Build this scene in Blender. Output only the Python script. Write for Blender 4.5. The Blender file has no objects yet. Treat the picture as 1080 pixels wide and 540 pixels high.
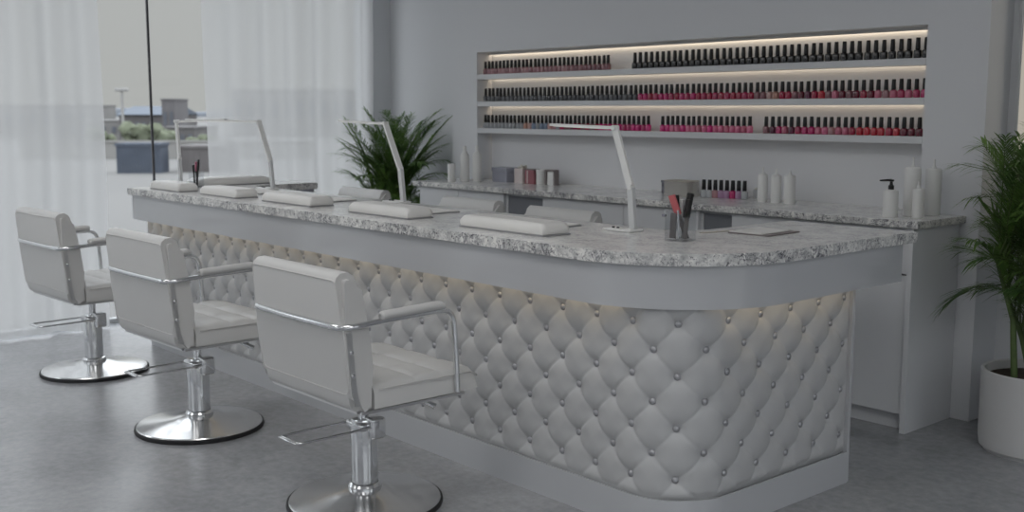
import bpy, bmesh, math, random
import numpy as np
from mathutils import Vector, Matrix
random.seed(7)
scene = bpy.context.scene
C = scene.collection
PI = math.pi
scene.view_settings.view_transform = 'Standard'
scene.view_settings.look = 'None'
scene.view_settings.gamma = 1.0
scene.view_settings.exposure = 0.0
scene.view_settings.use_curve_mapping = False

# ------------------------------------------------------------------ materials
def newmat(name):
    m = bpy.data.materials.new(name); m.use_nodes = True
    nt = m.node_tree
    return m, nt, nt.nodes['Principled BSDF'], nt.nodes['Material Output']

def mat(name, col, rough=0.5, metal=0.0, coat=0.0, bump=None, var=None, spec=None, trans=0.0, emis=None, alpha=None, aniso=0):
    """principled material; bump=(scale, strength), var=(scale, amount) of procedural variation"""
    m, nt, b, out = newmat(name)
    b.inputs['Base Color'].default_value = (*col, 1)
    b.inputs['Roughness'].default_value = rough
    b.inputs['Metallic'].default_value = metal
    b.inputs['Coat Weight'].default_value = coat
    b.inputs['Coat Roughness'].default_value = 0.08
    if spec is not None: b.inputs['Specular IOR Level'].default_value = spec
    if trans: b.inputs['Transmission Weight'].default_value = trans
    if emis:
        b.inputs['Emission Color'].default_value = (*emis[0], 1)
        b.inputs['Emission Strength'].default_value = emis[1]
    tc = nt.nodes.new('ShaderNodeTexCoord')
    if var:
        n = nt.nodes.new('ShaderNodeTexNoise'); n.inputs['Scale'].default_value = var[0]; n.inputs['Detail'].default_value = 4
        nt.links.new(tc.outputs['Object'], n.inputs['Vector'])
        r = nt.nodes.new('ShaderNodeValToRGB')
        a = var[1]
        r.color_ramp.elements[0].position = .3; r.color_ramp.elements[1].position = .7
        r.color_ramp.elements[0].color = (*[max(0, c*(1-a)) for c in col], 1)
        r.color_ramp.elements[1].color = (*[min(1, c*(1+a)) for c in col], 1)
        nt.links.new(n.outputs['Fac'], r.inputs['Fac']); nt.links.new(r.outputs['Color'], b.inputs['Base Color'])
    if bump:
        n = nt.nodes.new('ShaderNodeTexNoise'); n.inputs['Scale'].default_value = bump[0]; n.inputs['Detail'].default_value = 3
        nt.links.new(tc.outputs['Object'], n.inputs['Vector'])
        bp = nt.nodes.new('ShaderNodeBump'); bp.inputs['Strength'].default_value = bump[1]; bp.inputs['Distance'].default_value = .002
        nt.links.new(n.outputs['Fac'], bp.inputs['Height']); nt.links.new(bp.outputs['Normal'], b.inputs['Normal'])
    return m

M = {}
M['wall'] = mat('wall_paint', (.71,.72,.745), .75, bump=(60,.1))
M['ceiling'] = mat('ceiling_paint', (.75,.75,.75), .85, var=(3,.01))
M['lacquer'] = mat('white_lacquer', (.49,.50,.52), .14, coat=.5, var=(2,.008))
M['cabinet'] = mat('cabinet_lacquer', (.66,.67,.69), .35, coat=.2, var=(2,.008))
M['leather'] = mat('white_leather', (.60,.595,.585), .42, bump=(220,.12), var=(5,.012))
M['piping'] = mat('piping_leather', (.58,.57,.56), .45, bump=(200,.1))
M['tuft'] = mat('tufted_leather', (.475,.478,.484), .40, bump=(220,.1), var=(4,.012))
M['chrome'] = mat('chrome', (.72,.73,.74), .13, 1.0, var=(4,.02))
M['brushed'] = mat('brushed_steel', (.62,.62,.62), .28, 1.0, bump=(300,.08))
M['base_steel'] = mat('polished_steel', (.66,.66,.66), .17, 1.0, var=(4,.02))
M['plate'] = mat('satin_plate', (.55,.55,.55), .42, 1.0, bump=(300,.08))
M['button'] = mat('crystal_button', (.40,.40,.42), .28, .6, bump=(150,.4))
M['rubber'] = mat('black_rubber', (.012,.012,.014), .55, bump=(100,.1))
M['blackp'] = mat('black_plastic', (.010,.010,.012), .32, bump=(100,.02))
M['capblack'] = mat('black_cap', (.008,.008,.010), .3, spec=.35, var=(30,.1))
M['whitep'] = mat('white_plastic', (.78,.78,.77), .35, var=(5,.01))
M['paper'] = mat('label_ink', (.25,.25,.27), .7, var=(50,.1))
M['cushion'] = mat('white_vinyl_cushion', (.74,.73,.71), .45, bump=(60,.15), var=(5,.01))
M['beige_vinyl'] = mat('beige_vinyl', (.50,.46,.41), .5, bump=(60,.1))
M['mat'] = mat('grey_mat', (.30,.30,.31), .6, bump=(90,.1))
M['towel'] = mat('white_towel', (.74,.73,.71), .8, bump=(250,.4))
M['recess'] = mat('slate_grey_panel', (.17,.178,.20), .5, var=(3,.05))
M['pot'] = mat('white_planter', (.60,.60,.60), .4, var=(4,.01))
M['soil'] = mat('soil', (.05,.035,.025), .95, bump=(60,.8), var=(40,.4))
M['stem'] = mat('palm_cane', (.10,.15,.05), .6, var=(14,.3))
M['frame'] = mat('dark_frame', (.06,.06,.066), .4, var=(5,.1))
M['frame_w'] = mat('white_frame', (.6,.61,.62), .4, var=(5,.01))
M['box_grey'] = mat('grey_box', (.33,.34,.40), .6, var=(20,.05))
M['box_dark'] = mat('patterned_grey_box', (.17,.17,.20), .5, var=(55,.6))
M['blush'] = mat('blush_card', (.62,.55,.54), .6, var=(20,.03))
M['rose'] = mat('dusty_rose_box', (.30,.11,.13), .55, var=(20,.08))
M['taupe'] = mat('taupe_frame', (.22,.19,.19), .5, var=(20,.08))
M['cotton'] = mat('cotton', (.75,.73,.66), .95, bump=(80,.8))
M['file_pink'] = mat('coral_emery', (.52,.13,.14), .7, bump=(300,.3))
M['file_grey'] = mat('grey_emery', (.13,.12,.12), .75, bump=(300,.3))
M['bristle'] = mat('brush_handle', (.012,.012,.013), .4, var=(30,.1))
M['pinkp'] = mat('pink_plastic', (.42,.13,.20), .4, var=(30,.05))

def palm_mat():
    m, nt, b, out = newmat('palm_leaf')
    tc = nt.nodes.new('ShaderNodeTexCoord')
    n = nt.nodes.new('ShaderNodeTexNoise'); n.inputs['Scale'].default_value = 7
    r = nt.nodes.new('ShaderNodeValToRGB')
    r.color_ramp.elements[0].position = .3; r.color_ramp.elements[1].position = .72
    r.color_ramp.elements[0].color = (.045,.11,.028,1); r.color_ramp.elements[1].color = (.20,.34,.08,1)
    nt.links.new(tc.outputs['Object'], n.inputs['Vector']); nt.links.new(n.outputs['Fac'], r.inputs['Fac'])
    nt.links.new(r.outputs['Color'], b.inputs['Base Color'])
    b.inputs['Roughness'].default_value = .42
    t = nt.nodes.new('ShaderNodeBsdfTranslucent'); nt.links.new(r.outputs['Color'], t.inputs['Color'])
    mx = nt.nodes.new('ShaderNodeMixShader'); mx.inputs[0].default_value = .28
    nt.links.new(b.outputs[0], mx.inputs[1]); nt.links.new(t.outputs[0], mx.inputs[2]); nt.links.new(mx.outputs[0], out.inputs['Surface'])
    return m
M['palm'] = palm_mat()

def granite_mat(name, vein, floor_c, vs_):
    m, nt, b, out = newmat(name)
    tc = nt.nodes.new('ShaderNodeTexCoord')
    L = nt.links
    def noise(scale, detail, rough=.6, dist=0.):
        n = nt.nodes.new('ShaderNodeTexNoise'); n.inputs['Scale'].default_value = scale
        n.inputs['Detail'].default_value = detail; n.inputs['Roughness'].default_value = rough; n.inputs['Distortion'].default_value = dist
        L.new(tc.outputs['Object'], n.inputs['Vector']); return n
    def ramp(src, stops):
        r = nt.nodes.new('ShaderNodeValToRGB'); e = r.color_ramp.elements
        e[0].position, e[0].color = stops[0][0], (*stops[0][1], 1)
        e[1].position, e[1].color = stops[-1][0], (*stops[-1][1], 1)
        for p, c in stops[1:-1]:
            x = e.new(p); x.color = (*c, 1)
        L.new(src, r.inputs['Fac']); return r
    base = ramp(noise(26, 6, .7).outputs['Fac'], [(.30,(floor_c,floor_c,floor_c*1.01)),(.46,(floor_c+.2,floor_c+.2,floor_c+.19)),(.62,(.88,.87,.84))])
    veins = ramp(noise(vs_, 6, .70, 1.8).outputs['Fac'], [(.44,(1,1,1)),(.475,(.40,.40,.44)),(.50,(.10,.10,.12)),(.52,(.38,.38,.42)),(.56,(1,1,1))])
    specks = ramp(noise(110, 3, .6).outputs['Fac'], [(.34,(.25,.25,.28)),(.42,(1,1,1))])
    big = ramp(noise(9, 3, .6).outputs['Fac'], [(.4,(.0,.0,.0)),(.6,(1,1,1))])
    mv = nt.nodes.new('ShaderNodeMixRGB'); mv.blend_type = 'MIX'; mv.inputs[1].default_value = (1,1,1,1)
    L.new(big.outputs[0], mv.inputs[0]); L.new(veins.outputs[0], mv.inputs[2])
    m1 = nt.nodes.new('ShaderNodeMixRGB'); m1.blend_type = 'MULTIPLY'; m1.inputs[0].default_value = vein
    L.new(base.outputs[0], m1.inputs[1]); L.new(mv.outputs[0], m1.inputs[2])
    m2 = nt.nodes.new('ShaderNodeMixRGB'); m2.blend_type = 'MULTIPLY'; m2.inputs[0].default_value = min(1, vein)
    L.new(m1.outputs[0], m2.inputs[1]); L.new(specks.outputs[0], m2.inputs[2])
    L.new(m2.outputs[0], b.inputs['Base Color'])
    b.inputs['Roughness'].default_value = .17
    return m
M['granite'] = granite_mat('granite_sheen_top', .38, .60, 24)  # same granite; reflected wash painted in as a paler, less veined top
M['granite_edge'] = granite_mat('granite_veined_edge', 1.0, .44, 22)  # vertical faces of that granite, left darker and denser in veins
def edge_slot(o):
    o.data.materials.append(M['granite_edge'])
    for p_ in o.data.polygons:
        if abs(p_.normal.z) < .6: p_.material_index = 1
    return o

def floor_mat():
    m, nt, b, out = newmat('polished_concrete')
    tc = nt.nodes.new('ShaderNodeTexCoord'); L = nt.links
    def noise(scale, detail):
        n = nt.nodes.new('ShaderNodeTexNoise'); n.inputs['Scale'].default_value = scale; n.inputs['Detail'].default_value = detail
        n.inputs['Roughness'].default_value = .65
        L.new(tc.outputs['Object'], n.inputs['Vector']); return n
    a = noise(1.3, 8); c = noise(26, 6)
    mx = nt.nodes.new('ShaderNodeMixRGB'); mx.inputs[0].default_value = .4
    L.new(a.outputs['Fac'], mx.inputs[1]); L.new(c.outputs['Fac'], mx.inputs[2])
    r = nt.nodes.new('ShaderNodeValToRGB')
    r.color_ramp.elements[0].position = .32; r.color_ramp.elements[1].position = .68
    r.color_ramp.elements[0].color = (.22,.225,.24,1); r.color_ramp.elements[1].color = (.42,.43,.45,1)
    L.new(mx.outputs[0], r.inputs['Fac']); L.new(r.outputs[0], b.inputs['Base Color'])
    rr = nt.nodes.new('ShaderNodeMapRange'); rr.inputs['To Min'].default_value = .16; rr.inputs['To Max'].default_value = .30
    L.new(a.outputs['Fac'], rr.inputs['Value']); L.new(rr.outputs[0], b.inputs['Roughness'])
    b.inputs['Specular IOR Level'].default_value = .6
    bp = nt.nodes.new('ShaderNodeBump'); bp.inputs['Strength'].default_value = .06; bp.inputs['Distance'].default_value = .003
    L.new(c.outputs['Fac'], bp.inputs['Height']); L.new(bp.outputs[0], b.inputs['Normal'])
    return m
M['floor'] = floor_mat()

def sheer_mat():
    m, nt, b, out = newmat('sheer_voile'); L = nt.links
    nt.nodes.remove(b)
    tc = nt.nodes.new('ShaderNodeTexCoord')
    n = nt.nodes.new('ShaderNodeTexNoise'); n.inputs['Scale'].default_value = 3
    L.new(tc.outputs['Object'], n.inputs['Vector'])
    tr = nt.nodes.new('ShaderNodeBsdfTransparent'); tr.inputs[0].default_value = (1,1,1,1)
    tl = nt.nodes.new('ShaderNodeBsdfTranslucent'); tl.inputs[0].default_value = (.53,.53,.53,1)
    df = nt.nodes.new('ShaderNodeBsdfDiffuse'); df.inputs[0].default_value = (.88,.885,.89,1)
    m1 = nt.nodes.new('ShaderNodeMixShader'); m1.inputs[0].default_value = .22
    L.new(tl.outputs[0], m1.inputs[1]); L.new(df.outputs[0], m1.inputs[2])
    m2 = nt.nodes.new('ShaderNodeMixShader')
    # seen edge-on the weave closes up
    lw = nt.nodes.new('ShaderNodeLayerWeight'); lw.inputs['Blend'].default_value = .35
    mr = nt.nodes.new('ShaderNodeMapRange'); mr.inputs['To Min'].default_value = .76; mr.inputs['To Max'].default_value = .95
    L.new(lw.outputs['Facing'], mr.inputs['Value']); L.new(mr.outputs[0], m2.inputs[0])
    L.new(tr.outputs[0], m2.inputs[1]); L.new(m1.outputs[0], m2.inputs[2]); L.new(m2.outputs[0], out.inputs['Surface'])
    return m
M['sheer'] = sheer_mat()

def clear_mat(name, tint=(1,1,1), gloss=.10, ior=1.45):
    m, nt, b, out = newmat(name); L = nt.links
    nt.nodes.remove(b)
    tr = nt.nodes.new('ShaderNodeBsdfTransparent'); tr.inputs[0].default_value = (*tint,1)
    gl = nt.nodes.new('ShaderNodeBsdfGlossy'); gl.inputs['Roughness'].default_value = .03
    lw = nt.nodes.new('ShaderNodeLayerWeight'); lw.inputs['Blend'].default_value = .5
    pw = nt.nodes.new('ShaderNodeMath'); pw.operation = 'POWER'; pw.inputs[1].default_value = 4
    L.new(lw.outputs['Facing'], pw.inputs[0])
    fr = nt.nodes.new('ShaderNodeMapRange'); fr.inputs['To Min'].default_value = ((ior-1)/(ior+1))**2; fr.inputs['To Max'].default_value = .6
    L.new(pw.outputs[0], fr.inputs['Value'])
    mx = nt.nodes.new('ShaderNodeMixShader')
    L.new(fr.outputs[0], mx.inputs[0]); L.new(tr.outputs[0], mx.inputs[1]); L.new(gl.outputs[0], mx.inputs[2]); L.new(mx.outputs[0], out.inputs['Surface'])
    return m
M['glass'] = clear_mat('window_glass', (.97,.98,.975), ior=1.25)
M['acrylic'] = clear_mat('clear_acrylic', (.95,.955,.96), ior=1.4)

def frost_mat():
    m, nt, b, out = newmat('frosted_acrylic'); L = nt.links
    b.inputs['Base Color'].default_value = (.72,.70,.66,1); b.inputs['Roughness'].default_value = .2
    tr = nt.nodes.new('ShaderNodeBsdfTransparent'); mx = nt.nodes.new('ShaderNodeMixShader'); mx.inputs[0].default_value = .3
    L.new(tr.outputs[0], mx.inputs[1]); L.new(b.outputs[0], mx.inputs[2]); L.new(mx.outputs[0], out.inputs['Surface']); return m
M['frost'] = frost_mat()

def emat(name, col, s):
    m, nt, b, out = newmat(name)
    nt.nodes.remove(b)
    e = nt.nodes.new('ShaderNodeEmission'); e.inputs[0].default_value = (*col,1); e.inputs[1].default_value = s
    nt.links.new(e.outputs[0], out.inputs['Surface']); return m
LED = (1.0,.80,.52)
M['led_bar'] = emat('warm_led_bar', (1.0,.82,.56), 5.0)
M['led_niche'] = emat('warm_led_niche', (1.0,.82,.60), 3.6)
M['led_wall'] = emat('warm_led_wall', (1.0,.93,.80), .42)
M['ceil_fill'] = emat('ceiling_fill_diffuser', (1.0,.99,.975), 4.2)
M['lamp_glow'] = emat('lamp_diffuser', (1.0,.99,.95), .50)

# ------------------------------------------------------------------ helpers
def obj(name, bm, m, parent=None, smooth=None, loc=None):
    me = bpy.data.meshes.new(name)
    if isinstance(bm, tuple):
        me.from_pydata(*bm)
    else:
        bmesh.ops.recalc_face_normals(bm, faces=bm.faces)
        bm.to_mesh(me); bm.free()
    me.materials.append(m)
    o = bpy.data.objects.new(name, me); C.objects.link(o)
    if parent: o.parent = parent
    if loc: o.location = loc
    if smooth is not None:
        if smooth >= 180:
            me.polygons.foreach_set('use_smooth', [True]*len(me.polygons))
        else:
            me.polygons.foreach_set('use_smooth', [True]*len(me.polygons))
            try: me.set_sharp_from_angle(angle=math.radians(smooth))
            except Exception: pass
    return o

def tag(o, label=None, cat=None, group=None, kind=None):
    if label: o['label'] = label
    if cat: o['category'] = cat
    if group: o['group'] = group
    if kind: o['kind'] = kind
    return o

def thing(name, label, cat, loc=(0,0,0), rotz=0, group=None):
    o = bpy.data.objects.new(name, None); C.objects.link(o)
    o.empty_display_size = .1
    o.location = loc; o.rotation_euler = (0,0,rotz)
    return tag(o, label, cat, group)

def dup(root, loc, rotz=0, label=None):
    r = root.copy(); C.objects.link(r); r.location = loc; r.rotation_euler = (0,0,rotz)
    if label: r['label'] = label
    for ch in list(root.children):
        c = ch.copy(); C.objects.link(c); c.parent = r
        for g in ch.children:
            d = g.copy(); C.objects.link(d); d.parent = c
    return r

def box(bm, x0,x1,y0,y1,z0,z1, bev=0, seg=2):
    r = bmesh.ops.create_cube(bm, size=1)
    vs = r['verts']
    for v in vs:
        v.co = Vector(((x0+x1)/2+v.co.x*(x1-x0), (y0+y1)/2+v.co.y*(y1-y0), (z0+z1)/2+v.co.z*(z1-z0)))
    if bev:
        es = list({e for v in vs for e in v.link_edges})
        bmesh.ops.bevel(bm, geom=es, offset=bev, segments=seg, affect='EDGES', profile=.5)
    return bm

def nb(): return bmesh.new()
def B(*a, **k): return box(nb(), *a, **k)

def prism(bm, pts, z0, z1, bev=0, seg=2):
    """vertical extrusion of a 2D polygon"""
    bot = [bm.verts.new((x,y,z0)) for x,y in pts]; top = [bm.verts.new((x,y,z1)) for x,y in pts]
    n = len(pts)
    bm.faces.new(list(reversed(bot))); ft = bm.faces.new(top)
    for i in range(n):
        bm.faces.new((bot[i],bot[(i+1)%n],top[(i+1)%n],top[i]))
    if bev:
        es = [e for f in bm.faces if len(f.verts) == n and n > 4 or f is ft for e in f.edges]
        bmesh.ops.bevel(bm, geom=list(set(es)), offset=bev, segments=seg, affect='EDGES')
    return bm

def profile_x(bm, pts, x0, x1, bev=0, seg=3):
    """a side profile (y,z) extruded along x"""
    a = [bm.verts.new((x0,y,z)) for y,z in pts]; b = [bm.verts.new((x1,y,z)) for y,z in pts]
    n = len(pts)
    fa = bm.faces.new(a); fb = bm.faces.new(list(reversed(b)))
    for i in range(n): bm.faces.new((a[i],b[i],b[(i+1)%n],a[(i+1)%n]))
    if bev:
        bmesh.ops.bevel(bm, geom=list(set(list(fa.edges)+list(fb.edges))), offset=bev, segments=seg, affect='EDGES')
    return bm

def lathe(bm, prof, cx=0, cy=0, n=24, cap=True):
    rings = []
    for r, z in prof:
        if r < 1e-6: rings.append([bm.verts.new((cx,cy,z))])
        else: rings.append([bm.verts.new((cx+r*math.cos(2*PI*i/n), cy+r*math.sin(2*PI*i/n), z)) for i in range(n)])
    for a, b in zip(rings, rings[1:]):
        if len(a) == 1 and len(b) == 1: continue
        for i in range(n):
            j = (i+1) % n
            if len(a) == 1: bm.faces.new((a[0], b[i], b[j]))
            elif len(b) == 1: bm.faces.new((a[i], a[j], b[0]))
            else: bm.faces.new((a[i], a[j], b[j], b[i]))
    if cap:
        if len(rings[0]) > 1: bm.faces.new(rings[0])
        if len(rings[-1]) > 1: bm.faces.new(rings[-1])
    return bm

def tube(bm, pts, r, n=10, closed=False, sq=None):
    """swept tube along points; sq=(w,h) gives a flat bar instead"""
    P = [Vector(p) for p in pts]; m = len(P); rings = []
    up = Vector((0,0,1)); prev = None
    for i in range(m):
        a = P[(i-1) % m] if (i > 0 or closed) else P[i]; b = P[(i+1) % m] if (i < m-1 or closed) else P[i]
        t = (b-a).normalized()
        if prev is None:
            ref = up if abs(t.z) < .9 else Vector((0,1,0))
            s = t.cross(ref).normalized()
        else:
            s = (prev - t*prev.dot(t)).normalized()
        prev = s; u = s.cross(t)
        rr = r[i] if isinstance(r, (list,tuple)) else r
        if sq: offs = [(-sq[0],-sq[1]),(sq[0],-sq[1]),(sq[0],sq[1]),(-sq[0],sq[1])]
        else: offs = [(rr*math.cos(2*PI*k/n), rr*math.sin(2*PI*k/n)) for k in range(n)]
        rings.append([bm.verts.new(P[i]+s*x+u*y) for x, y in offs])
    k = len(rings[0])
    rng = range(m) if closed else range(m-1)
    for i in rng:
        a, b = rings[i], rings[(i+1) % m]
        for j in range(k): bm.faces.new((a[j],a[(j+1)%k],b[(j+1)%k],b[j]))
    if not closed:
        bm.faces.new(rings[0]); bm.faces.new(list(reversed(rings[-1])))
    return bm

def fillet(pts, r, n=5):
    """round the inner corners of a polyline"""
    P = [Vector(p) for p in pts]; out = [P[0]]
    for i in range(1, len(P)-1):
        a = (P[i-1]-P[i]); b = (P[i+1]-P[i]); rr = min(r, a.length*.49, b.length*.49)
        s, e = P[i]+a.normalized()*rr, P[i]+b.normalized()*rr
        for k in range(n+1):
            t = k/n; out.append(s*(1-t)**2 + P[i]*2*t*(1-t) + e*t*t)
    out.append(P[-1]); return out

def bar_path(xl, yf, xr, r, yend, n=16):
    """outline of the bar front: straight run, round corner, straight return"""
    p = [(xl,yf)]
    for i in range(n+1):
        a = -PI/2 + PI/2*i/n
        p.append((xr-r+r*math.cos(a), yf+r+r*math.sin(a)))
    p.append((xr,yend)); return p

def ribbon(outer, inner, z0, z1):
    return prism(nb(), outer+list(reversed(inner)), z0, z1)

# ------------------------------------------------------------------ the room
struct = lambda name, bm, m, smooth=None, parent=None: tag(obj(name, bm, m, parent, smooth), kind=None if parent else 'structure')
XW = -7.40           # window wall, inner face
CEIL = 3.05
struct('floor', B(-7.62,2.1,-4.2,5.45,-.15,0), M['floor'])
struct('ceiling', B(-7.62,2.1,-4.2,5.45,CEIL,CEIL+.15), M['ceiling'])
struct('wall_back', B(XW,2.1,5.14,5.30,0,CEIL), M['wall'])
bm = nb(); box(bm, 1.9,2.1,-4.0,-3.0,0,CEIL); box(bm, 1.9,2.1,-3.0,1.6,0,.7); box(bm, 1.9,2.1,-3.0,1.6,2.75,CEIL); box(bm, 1.9,2.1,1.6,2.4,0,CEIL); box(bm, 1.9,2.1,3.8,5.14,0,CEIL); box(bm, 1.9,2.1,2.4,3.8,0,.05); box(bm, 1.9,2.1,2.4,3.8,2.75,CEIL)
struct('wall_right', bm, M['wall'])  # unseen wall set close so its wide opening brightens right-facing sides
# the polish wall stands 22 cm proud of the back wall, with a niche cut into it
bm = nb()
box(bm, -6.32,-6.04,4.92,5.14,0,CEIL); box(bm, -2.70,-2.40,4.92,5.14,0,CEIL)
box(bm, -6.04,-2.70,4.92,5.14,1.846,CEIL); box(bm, -6.04,-2.70,4.92,5.14,0,.93)
box(bm, -6.04,-2.70,5.055,5.14,.93,1.846)
struct('wall_niche', bm, M['wall'])
# short return of wall between the window and the back wall
bm = nb(); box(bm, XW-.2,XW,4.93,5.45,0,CEIL); box(bm, XW-.2,XW,-4.0,-.96,0,CEIL)
struct('wall_left', bm, M['wall'])
struct('trim_1', B(XW-.2,XW,-.96,4.93,2.92,CEIL), M['wall'])
# front wall behind the camera with an unseen broad window added for fill light
bm = nb()
box(bm, -7.6,2.1,-4.2,-4.0,0,.35); box(bm, -7.6,2.1,-4.2,-4.0,2.75,CEIL)
box(bm, -7.6,-6.9,-4.2,-4.0,.35,2.75); box(bm, -3.9,2.1,-4.2,-4.0,.35,2.75)
struct('wall_front', bm, M['wall'])

# window wall: full-height panes between thin mullions
mull = [-.93,.435,1.80,3.165,4.90]
for i, (a, b) in enumerate(zip(mull, mull[1:])):
    w = tag(obj('window_%d' % (i+1), B(-7.457,-7.443,b-.007,b+.007,0,2.92), M['frame'] if i < 3 else M['frame_w']), kind='structure')
    bm = nb(); box(bm, -7.475,-7.425,a+.011,b-.011,0,.03); box(bm, -7.475,-7.425,a+.011,b-.011,2.88,2.92)
    obj('window_rail', bm, M['frame_w'], w)
    obj('pane', B(-7.453,-7.447,a+.011,b-.011,.03,2.88), M['glass'], w)
for i, (a, b) in enumerate(((-6.9,-3.9),)):  # unseen window added behind the camera as a fill source
    bm = nb()
    for x in (a, b-.04): box(bm, x, x+.04, -4.12,-4.06, .35,2.75)
    for z in (.35, 2.71): box(bm, a+.04, b-.04, -4.12,-4.06, z,z+.04)
    w = tag(obj('window_%d' % (i+5), bm, M['frame_w']), kind='structure')
    obj('pane', B(a+.04,b-.04,-4.093,-4.087,.39,2.71), M['glass'], w)

for i, (a, b, zb) in enumerate(((2.4,3.8,.05),(-3.0,1.6,.7))):  # the wide second one is an unseen opening added for fill
    bm = nb()
    for y in (a, b-.04): box(bm, 1.98,2.04, y,y+.04, zb,2.75)
    for z in (zb, 2.71): box(bm, 1.98,2.04, a+.04,b-.04, z,z+.04)
    w = tag(obj('window_%d' % (i+6), bm, M['frame_w']), kind='structure')
    obj('pane', B(2.007,2.013,a+.04,b-.04,zb+.04,2.71), M['glass'], w)

# glowing ceiling panels added out of view as fill light
for i, (x, y) in enumerate(((-5.4,1.2),(-2.6,1.2),(.4,1.2),(-5.4,-1.6),(-2.6,-1.6),(.4,-1.6))):
    t = thing('ceiling_fill_panel', 'square white fill panel added unseen above the salon floor', 'fill light', (x,y,CEIL-.05), 0, 'added square fill panels on the ceiling')
    bm = nb()
    for a in (-.62,.58): box(bm, a,a+.04,-.62,.62,0,.05)
    for a in (-.62,.58): box(bm, -.58,.58,a,a+.04,0,.05)
    obj('frame', bm, M['frame_w'], t); obj('diffuser', B(-.58,.58,-.58,.58,.01,.03), M['ceil_fill'], t)

# sheer curtains
def curtain(name, y0, y1, label, seed, x=-7.26):
    rnd = random.Random(seed)
    n = int((y1-y0)/.012); nz = 14
    ph = [rnd.uniform(0,6.28) for _ in range(4)]
    vs, fs = [], []
    for j in range(nz+1):
        z = .012 + (2.86-.012)*j/nz
        for i in range(n+1):
            y = y0+(y1-y0)*i/n
            f = (.034*math.sin(y*2*PI/.23+ph[0]+.8*math.sin(y*3.1+ph[1])) + .018*math.sin(y*2*PI/.41+ph[2]) )
            f *= .75+.25*math.sin(y*5+ph[3])
            f *= 1 - .18*(j/nz)
            drift = .012*math.sin(z*1.7+y*2.3+ph[1])
            vs.append((x+f+drift*(1-j/nz), y+drift*(1-j/nz)*1.5, z+ (.006*math.sin(y*9) if j == 0 else 0)))
    for j in range(nz):
        for i in range(n):
            a = j*(n+1)+i; fs.append((a,a+1,a+n+2,a+n+1))
    t = thing(name, label, 'curtain', (0,0,0), 0, 'sheer curtains on the window wall')
    obj('curtain_panel', (vs,[],fs), M['sheer'], t, 180)
    obj('curtain_rail', tube(nb(), [(x,y0-.05,2.875),(x,y1+.04,2.875)], .012), M['whitep'], t, 60)
curtain('sheer_curtain', .2, 2.74, 'sheer white curtain behind the farthest chair at the left edge of the window', 1)
curtain('sheer_curtain', 3.475, 4.885, 'sheer white curtain between the open pane and the back corner by the palm', 5)

# ------------------------------------------------------------------ the bar
XL, XR, YF = -6.58, -2.31, 2.735
bar = thing('nail_bar', 'long white bar with diamond-tufted front, rounded corner and glossy apron', 'bar counter', (0,0,0))
bm = ribbon(bar_path(XL,2.772,XR-.037,.198,3.735), bar_path(XL+.0,2.865,XR-.13,.12,3.735), 0, .938)
box(bm, -2.78,-2.40,3.655,3.735,0,.938)
box(bm, XL,XL+.05,2.87,3.72,0,.938)
box(bm, -2.42,-2.303,3.7352,3.752,0,.79)
obj('body', bm, M['lacquer'], bar, 30)
obj('base_board', ribbon(bar_path(XL,YF,-2.297,.235,3.735), bar_path(XL,YF+.006,-2.297-.006,.229,3.735), 0, .126), M['lacquer'], bar, 30)
# apron hanging in front of the tufting, wrapping round the left end
outer = [(-6.60,3.75)]+bar_path(-6.60,2.66,-2.21,.50,3.92,24); inner = [(-6.585,3.75)]+bar_path(-6.585,2.685,-2.235,.475,3.92,24)
obj('apron', ribbon(outer, inner, .79, .938), M['lacquer'], bar, 30)
bm = nb(); box(bm, -6.31,-6.295,3.30,3.75,.86,.938); box(bm, -6.585,-6.31,3.735,3.75,.80,.938)
obj('shaded_apron', bm, M['box_grey'], bar)  # inner apron of the left return, its shade put into darker grey
obj('light_strip', ribbon(bar_path(XL,2.694,-2.246,.46,3.73,20), bar_path(XL,2.706,-2.258,.448,3.73,20), .822, .828), M['led_bar'], bar)

# tufted front: buttons in a diamond pattern, rows 9 cm apart
R = .235
xs = [-6.522,-6.39,-6.242,-6.093,-5.947,-5.793,-5.64,-5.48,-5.331,-5.185,-5.03,-4.88,-4.73,-4.572,-4.413,-4.244,-4.078,-3.92,-3.759,-3.588,-3.417,-3.244,-3.067,-2.887,-2.712]
s_str = (XR-R) - XL; s_arc = R*PI/2
sA = [x-XL for x in xs] + [s_str+.005, s_str+.5*s_arc, s_str+s_arc+.035]
s = s_str+s_arc
for y in (3.185,3.364,3.541,3.712): sA.append(s + y-(YF+R))
S_END = s + 3.735-(YF+R)
ks = np.arange(len(sA))
def k_of_s(s): return np.interp(s, sA, ks, left=None)
def pos(s):
    if s <= s_str: return (XL+s, YF), (0,-1)
    if s <= s_str+s_arc:
        a = -PI/2 + (s-s_str)/R
        return (XR-R+R*math.cos(a), YF+R+R*math.sin(a)), (math.cos(a), math.sin(a))
    return (XR, YF+R+(s-s_str-s_arc)), (1,0)
Z0, Z1, ZT, DZ = .119, .805, .735, .0905
NS, NZ = 860, 116
sv = np.linspace(0, S_END, NS+1); zv = np.linspace(Z0, Z1, NZ+1)
kk = np.interp(sv, sA, ks)
kk = np.where(sv < sA[0], (sv-sA[0])/.14, kk)
kk = np.where(sv > sA[-1], ks[-1]+(sv-sA[-1])/.175, kk)
K, Zg = np.meshgrid(kk, zv)
rr = (ZT-Zg)/DZ
p = (2*K+rr)/2; q = (2*K-rr)/2
dp = np.abs(p-np.round(p)); dq = np.abs(q-np.round(q))
puff = np.clip(np.sin(PI*dp)*np.sin(PI*dq), 0, 1)**.45
dk = (dp+dq); dd = np.sqrt((dp-dq)**2+(dp+dq)**2*.8)   # distance to the nearest button in lattice units
near = 1-np.exp(-(dd/.25)**1.15)
crease = 1-np.exp(-np.minimum(dp,dq)/.033)
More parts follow.
